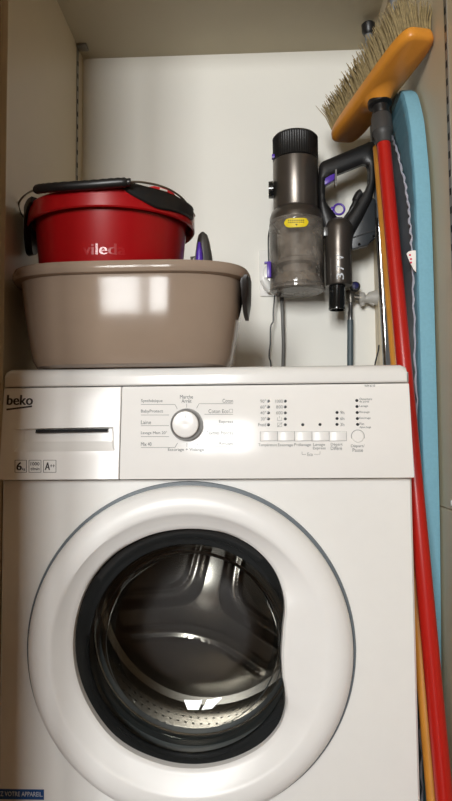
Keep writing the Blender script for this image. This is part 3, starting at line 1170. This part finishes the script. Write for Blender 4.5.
# ------------------------------------------------------------ socket and cables
pl0, pl1 = at(259.8, 297, YB), at(299.5, 250, YB)
sk = thing('wall_socket', 'white double wall socket plate behind the vacuum dust bin', 'socket', ((pl0.x+pl1.x)/2, YB, pl0.z))
MB().box((pl0.x, YB-.006, pl0.z), (pl1.x, YB, pl1.z), .002).build('face_plate', M['plastic'], sk)
for cx_ in (pl0.x+.028, pl1.x-.026):
    MB().lathe([(.019, -.0075), (.021, -.0065), (.0215, -.005)], (cx_, YB, (pl0.z+pl1.z)/2), 'Y', 40).build('outlet_ring', M['white'], sk)
q = at(266.5, 284, YB-.03)
b = MB()
b.tube([at(263, 279, YB-.03), at(267, 285, YB-.028), at(271, 291, YB-.026)], [.008, .0095, .007], 16)
b.tube([at(267, 285, YB-.03), Vector((at(267, 285, YB-.03).x, YB-.006, at(267, 285, YB-.03).z))], .008, 16)
pg = b.build('charger_plug', M['white'])
tag(pg, 'small white charger plug in the wall socket under the purple latch', 'plug')
pts = [at(274, 287, YB-.035), at(274.7, 292, YB-.03), at(274.2, 302, YB-.03), at(273.3, 312, YB-.03), at(273.2, 321, YB-.03), at(271.2, 325, YB-.03), at(270.4, 330, YB-.03), at(270.3, 343, YB-.03), at(269.3, 352, YB-.03), at(269.4, 358, YB-.03), at(270.8, 364, YB-.03), at(271, 385, YB-.03)]
top = [at(270, 228, YV+.03), at(268.4, 238, YV+.045), at(268.6, 256, YV+.05), at(269.5, 270, YV+.055), at(272, 281, YB-.04)]
tag(MB().tube(cr(top+pts, 5), .0017, 8).build('charging_cable', M['blackpl']), 'thin black kinked charging cable hanging down the back wall', 'cable')
gcbl = thing('power_cable', 'grey mains cable with ribbed plug end hanging straight below the dust bin', 'cable', at(283, 364, YB-.025))
cp_ = [at(281.5, 296, YB-.025), at(282.3, 310, YB-.025), at(282.8, 325, YB-.025), at(283.4, 345, YB-.025), at(283, 364, YB-.025), at(283, 390, YB-.025), at(283, 470, YB-.025), Vector((at(283, 470, YB-.025).x, YB-.025, .01))]
MB().tube(cr(cp_, 5), .0036, 12).build('cord', M['cablegrey'], gcbl)
b = MB()
pa, pb = at(281, 287, YB-.027), at(281.7, 301, YB-.025)
pr_ = []
rr_ = []
for k in range(15):
    pr_.append(pa+(pb-pa)*k/14)
    rr_.append((.0068 if k % 2 else .0058)*(1-.25*k/14))
b.tube(pr_, rr_, 14)
b.tube([pa, Vector((pa.x, YB-.006, pa.z+.01))], .009, 14)
b.build('strain_relief', M['collar'], gcbl)
tag(MB().tube(cr([at(379, 345, .40), at(378, 352, .40), at(376.5, 358, .40), at(375, 365, .40), at(374, 380, .40)], 5), .0016, 8).build('cord', M['blackpl']), 'short black cord end just above the lid beside the silver tubes', 'cable')

# --------------------------------------------------------------- water tap
YT = YB-.027
tp = thing('water_valve', 'small plated water valve with navy knob beside the black vacuum nozzle', 'valve', at(352, 300, YT))
b = MB()
b.tube([at(350, 291, YT), at(350.5, 297, YT), at(350.7, 303, YT)], [.009, .010, .008], 16)
b.tube([at(350.5, 296, YT), at(356, 297.5, YT), at(361, 298, YT)], [.007, .0065, .007], 14)
b.tube([at(346.5, 291, YT), at(349, 295, YT)], [.006, .007], 12)
b.tube([at(352, 295, YT), at(354, 290.5, YT-.006)], .005, 12)
b.build('valve_body', M['brass'], tp)
b = MB()
q = at(355, 287, YT-.008)
b.lathe([(0, -.010), (.0085, -.009), (.0105, -.006), (.0105, .004), (.006, .008), (0, .008)], q, 'Y', 20)
kb = b.build('knob', M['blackpl'], tp)
MB().lathe([(0, -.0115), (.0068, -.011), (.0072, -.0088), (0, -.008)], q+Vector((-.001, 0, .001)), 'Y', 20).build('knob_cap', M['navy'], kb)
b = MB()
b.tube([at(359, 298, YT), at(361, 298, YT), at(363, 298.2, YT), at(365, 299, YT), at(368, 298.5, YT), at(370, 297.8, YT), at(373, 297.5, YT), at(375.6, 297.5, YT)], [.009, .0125, .0125, .009, .010, .0125, .0135, .0125], 18)
b.tube([at(362, 299, YT), at(362.5, 304.5, YT), at(363, 306, YT)], [.006, .006, .004], 12)
b.tube([at(369, 301, YT), at(374.5, 304, YT)], [.005, .005], 10)
b.tube([Vector((.262-.012, YT, at(374, 297.5, YT).z)), Vector((.2625, YT, at(374, 297.5, YT).z))], [.013, .017], 20)
b.build('supply_fitting', M['paintpipe'], tp)
hs = thing('inlet_hose', 'teal grey water hose with silver ferrule hanging from the valve', 'hose', at(350, 364, YT))
b = MB().tube([at(350.6, 302, YT), at(350.5, 311, YT), at(350.3, 312, YT), at(350.3, 320.5, YT)], [.0046, .0046, .0056, .0056], 14)
b.build('ferrule', M['chrome'], hs)
MB().tube(cr([at(350.3, 320, YT), at(350.3, 335, YT), at(350.2, 350, YT), at(350.2, 364, YT), at(350.2, 390, YT), at(350.2, 470, YT), Vector((at(350.2, 470, YT).x, YT, .012))], 5), .0066, 14).build('hose_tube', M['hose'], hs)

# ---------------------------------------------------------------- broom
bm_ = thing('broom', 'red-handled broom with varnished wooden head leaning beside the washing machine', 'broom', (.262, -.03, 0))
hA, hB = at(443.5, 790, -.020), at(382.0, 126, .192)
dirh = (hB-hA).normalized()
foot = hA-dirh*(hA.z/dirh.z)
RH = .0122
htop = at(383, 142, .187)
htop = hA+dirh*((htop.z-hA.z)/dirh.z)
MB().tube([foot+dirh*.002, foot+dirh*.006, htop], [RH*.8, RH, RH], 28).build('handle', M['redpole'], bm_)
# charcoal collar
c0, c1 = htop-dirh*.006, htop+dirh*.052
pp = [c0, c0+(c1-c0)*.02, c0+(c1-c0)*.25, c0+(c1-c0)*.38, c0+(c1-c0)*.42, c0+(c1-c0)*.97, c1]
MB().tube(pp, [RH+.0005, RH+.0015, RH+.0022, RH+.0045, RH+.0068, RH+.0060, RH+.005], 28).build('collar', M['collar'], bm_)
# head: local frame L (length), N (face towards the viewer and down), T (across)
HC = at(385, 87, .178)
La, Lb = at(344, 136, .325), at(418.5, 37.5, .075)
HC = (La+Lb)/2
L = (Lb-La).normalized()
scr = RT*.28-UP*.62-FW*.74
N = (scr-L*scr.dot(L)).normalized()
T = N.cross(L).normalized()
HL, HWd, HTk = (Lb-La).length/2+.012, .034, .011
HM = Matrix((L, T, N)).transposed().to_4x4()
HM.translation = HC
b = MB()


def stadium(hl, hw_, z, n=5.0, N_=64, bul=0.):
    row = []
    for k in range(N_):
        a = 2*PI*k/N_
        c, s2 = math.cos(a), math.sin(a)
        x = hl*math.copysign(abs(c)**(2/n), c)
        y = hw_*math.copysign(abs(s2)**(2/n), s2)
        row.append(Vector((x, y, z)))
    return row


rows = [stadium(.001, .001, -HTk), stadium(HL-.004, HWd-.004, -HTk), stadium(HL-.001, HWd-.001, -HTk+.002), stadium(HL, HWd, -HTk+.006), stadium(HL, HWd, HTk-.007), stadium(HL-.002, HWd-.002, HTk-.003), stadium(HL-.007, HWd-.007, HTk), stadium(.05, .026, HTk+.001, 2), stadium(.036, .023, HTk+.004, 2), stadium(.027, .0205, HTk+.010, 2), stadium(.022, .0185, HTk+.015, 2), stadium(.001, .001, HTk+.016, 2)]
b.loops(rows)
b.bm.transform(HM)
b.build('head', M['head'], bm_)
# black socket from the boss to the collar
s0 = HC+N*(HTk+.004)
s1 = c1
sd = (s0-s1)
mid = HC+N*(HTk+.026)
path = cr([s0, HC+N*(HTk+.014), mid*.6+s1*.4, s1+dirh*.004, s1-dirh*.006], 6)
k_ = len(path)
MB().tube(path, [.0215 if i < 8 else (.0145 if i < 16 else .0165) for i in range(k_)], 28).build('socket', M['blackpl'], bm_)
# bristles: tufts in five rows
br = MB()
random.seed(11)
NX, NY = 22, 6
for i in range(NX):
    for j in range(NY):
        x = (-1+2*(i+.5*(j % 2)+.25)/NX)*(HL-.008)
        y = (-1+2*(j+.5)/NY)*(HWd-.006)
        for f in range(15):
            a, rr = random.random()*2*PI, .0045*math.sqrt(random.random())
            base = Vector((x+rr*math.cos(a), y+rr*math.sin(a), -HTk+.001))
            fl = Vector((x/HL*.006+random.gauss(0, .0026)+rr*math.cos(a)*1.4, y/HWd*.012+random.gauss(0, .0026)+rr*math.sin(a)*1.4, 0))
            ln = .053+random.uniform(-.006, .004)
            tip = base+fl+Vector((0, 0, -ln))
            mid = (base+tip)/2-fl*.18
            w_ = .00125
            rws = []
            for p_, ww in ((base, w_), (mid, w_), (tip, w_*.6)):
                rws.append([HM @ (p_+Vector((ww*math.cos(2*PI*q/4), ww*math.sin(2*PI*q/4), 0))) for q in range(4)])
            br.loops(rws, True, False, True)
br.build('bristles', M['bristle'], bm_, True, False)

# plain wooden stick behind the red handle
wA, wB = at(429.0, 752, .036), at(378.0, 150, .262)
dw = (wB-wA).normalized()
wf = wA-dw*(wA.z/dw.z)
wt = wA+dw*((1.300-wA.z)/dw.z)
o = MB().tube([wf+dw*.002, wf+dw*.01, wt-dw*.004, wt], [.0085, .0095, .0095, .006], 20).build('wooden_pole', M['stick'])
tag(o, 'thin orange-brown wooden pole close behind the red broom handle', 'pole')

# --------------------------------------------------------------- ironing board
ib = thing('ironing_board', 'folded ironing board with light blue cover standing upright against the right panel', 'ironing board', (.282, .26, 0))
XE = .2965      # covered top faces the right panel
XU = .2695      # underside
FR = [(1.384, .240), (1.380, .218), (1.373, .200), (1.350, .174), (1.3, .145), (1.266, .1332), (1.2, .119), (1.135, .1105), (1.02, .1085), (.902, .1092), (.74, .1105), (.61, .1135), (.448, .124), (.317, .134), (.20, .142), (.11, .150)]
fr = [(p.x, p.y) for p in cr([(z, y, 0) for z, y in FR], 6)]
CYb = .262
poly = []
for z, y in fr:
    poly.append((y, z))
back = [(min(2*CYb-y, .398), z) for z, y in reversed(fr)]
poly += back
b = MB()


def offset_poly(P, d):
    """shrink the board outline towards its centre line"""
    out = []
    for y, z in P:
        s_ = -1 if y > CYb else 1
        w_ = abs(y-CYb)
        out.append((CYb-s_*max(w_-d, .0)*(1), z-d*max(0., min(1., (z-1.30)/.06))))
    return out


def loop_at(x, d):
    return [Vector((x, y, z)) for y, z in offset_poly(poly, d)]


rows = [loop_at(XU+.002, .010), loop_at(XU+.0004, .003), loop_at(XU+.0016, .0006), loop_at(XU+.007, 0), loop_at(XE-.007, 0), loop_at(XE-.0015, .0015), loop_at(XE, .006)]
b.loops(rows, True, True, True)
b.build('cover', M['cover'], ib)
# gathered underside hem with elastic edge
LACE = [(1.362, .124), (1.350, .121), (1.334, .116), (1.2785, .090), (1.1837, .048), (1.1127, .027), (1.0334, .019), (.9177, .0165), (.74, .0155), (.5, .015), (.317, .015), (.12, .015)]
lc = cr([(z, w_, 0) for z, w_ in LACE], 12)
fz = sorted([(z, y) for z, y in fr])


def fy(z):
    for (z0, y0), (z1_, y1_) in zip(fz, fz[1:]):
        if z0 <= z <= z1_:
            return y0+(y1_-y0)*(z-z0)/max(1e-9, z1_-z0)
    return fz[0][1] if z < fz[0][0] else fz[-1][1]


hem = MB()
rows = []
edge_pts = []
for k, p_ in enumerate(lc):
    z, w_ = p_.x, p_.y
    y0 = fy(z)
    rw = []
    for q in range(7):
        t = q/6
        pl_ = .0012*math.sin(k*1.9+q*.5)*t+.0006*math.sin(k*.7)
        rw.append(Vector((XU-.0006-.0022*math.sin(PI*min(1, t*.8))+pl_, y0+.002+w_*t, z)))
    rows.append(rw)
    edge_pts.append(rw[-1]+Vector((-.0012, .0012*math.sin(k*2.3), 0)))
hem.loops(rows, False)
ho = hem.build('cover_hem', M['cover_shaded'], ib, True, False)
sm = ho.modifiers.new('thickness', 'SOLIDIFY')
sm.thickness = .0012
MB().tube(edge_pts, [.0022+.0009*math.sin(k*2.1) for k in range(len(edge_pts))], 8).build('elastic_edge', M['lace'], ib)
# metal underside panel with stiffening tubes
b = MB()
b.prism([(y, z) for y, z in offset_poly(poly, .016) if z < 1.34], XU-.001, XU+.003, 'X')
b.build('deck', M['mesh'], ib, False)
b = MB()
b.tube([Vector((XU-.006, .235, .12)), Vector((XU-.006, .245, .9)), Vector((XU-.006, .262, 1.22))], .0075, 16)
b.build('stiffener', M['mesh'], ib)
# legs
la0, la1 = at(368.2, 25, .35), at(386.8, 363, .398)
dl = (la1-la0).normalized()
lend = la0+dl*((.76-la0.z)/dl.z)
lg1 = MB().tube([la0+dl*.004, la0+dl*.42], .0082, 20).build('leg', M['greytube'], ib)
MB().tube([la0+dl*.40, lend], .0082, 20).build('leg_tube', M['steel'], lg1)
MB().tube([la0-dl*.004, la0-dl*.001, la0+dl*.014, la0+dl*.020], [.011, .0140, .0136, .0105], 22).build('foot_cap', M['blackpl'], lg1)
lb0, lb1 = at(394, 3, .245), at(391.0, 355, .388)
dl = (lb1-lb0).normalized()
lb0 = lb0-dl*(-.0)
lend = lb0+dl*((.80-lb0.z)/dl.z)
lg2 = MB().tube([lb0-dl*.028, lb0+dl*.42], .0082, 20).build('leg', M['greytube'], ib)
MB().tube([lb0+dl*.40, lend], .0076, 20).build('leg_tube', M['steel'], lg2)
MB().tube([lb0-dl*.034, lb0-dl*.030, lb0-dl*.016, lb0-dl*.012], [.010, .0122, .0118, .0095], 22).build('foot_cap', M['blackpl'], lg2)
b = MB()
b.tube([Vector((XU-.008, .24, .80)), Vector((XU-.006, .392, .80))], .004, 12)
b.build('crossbar', M['steel'], ib)
# white care tag on the elastic edge
tg = MB()
Pt = [(406.3, 254), (408, 252), (413.6, 250.6), (415.6, 251), (415.8, 272.5), (413.5, 270), (409.4, 262), (408, 258.5)]
Q = [at(x, y, .112) for x, y in Pt]
tg.prism([(q.x, q.z) for q in Q], .110, .1112, 'Y')
to = tg.build('care_tag', M['tag'], ib, False)
b = MB()
for px, py in ((410, 255), (411, 259), (411, 262.5)):
    q = at(px, py, .1095)
    b.box((q.x-.0016, .1092, q.z-.0014), (q.x+.0016, .1101, q.z+.0014))
b.build('tag_print', M['tagred'], to, False)

# ------------------------------------------------------------------- light
def area(name, loc, rot, sx, sy, en, col):
    l = bpy.data.lights.new(name, 'AREA')
    l.shape = 'RECTANGLE'
    l.size, l.size_y, l.energy, l.color = sx, sy, en, col
    o = bpy.data.objects.new(name, l)
    COL.objects.link(o)
    o.location = loc
    o.rotation_euler = rot
    return o


area('window_daylight', ((WX0+WX1)/2, WY-.06, (WZ0+WZ1)/2), (PI/2, 0, 0), WX1-WX0, WZ1-WZ0, 95, (.965, .97, .955))
w = bpy.data.worlds.new('sky')
SC.world = w
w.use_nodes = True
w.node_tree.nodes['Background'].inputs[0].default_value = (.75, .85, 1., 1)
w.node_tree.nodes['Background'].inputs[1].default_value = .6
SC.view_settings.view_transform = 'Standard'
SC.view_settings.look = 'None'
SC.view_settings.gamma = 1
SC.view_settings.use_curve_mapping = False
SC.view_settings.exposure = 0.55
SC.cycles.use_denoising = True
SC.cycles.max_bounces = 10
SC.cycles.diffuse_bounces = 5
SC.cycles.transparent_max_bounces = 16
SC.cycles.caustics_reflective = False
SC.cycles.caustics_refractive = False
bpy.context.view_layer.update()
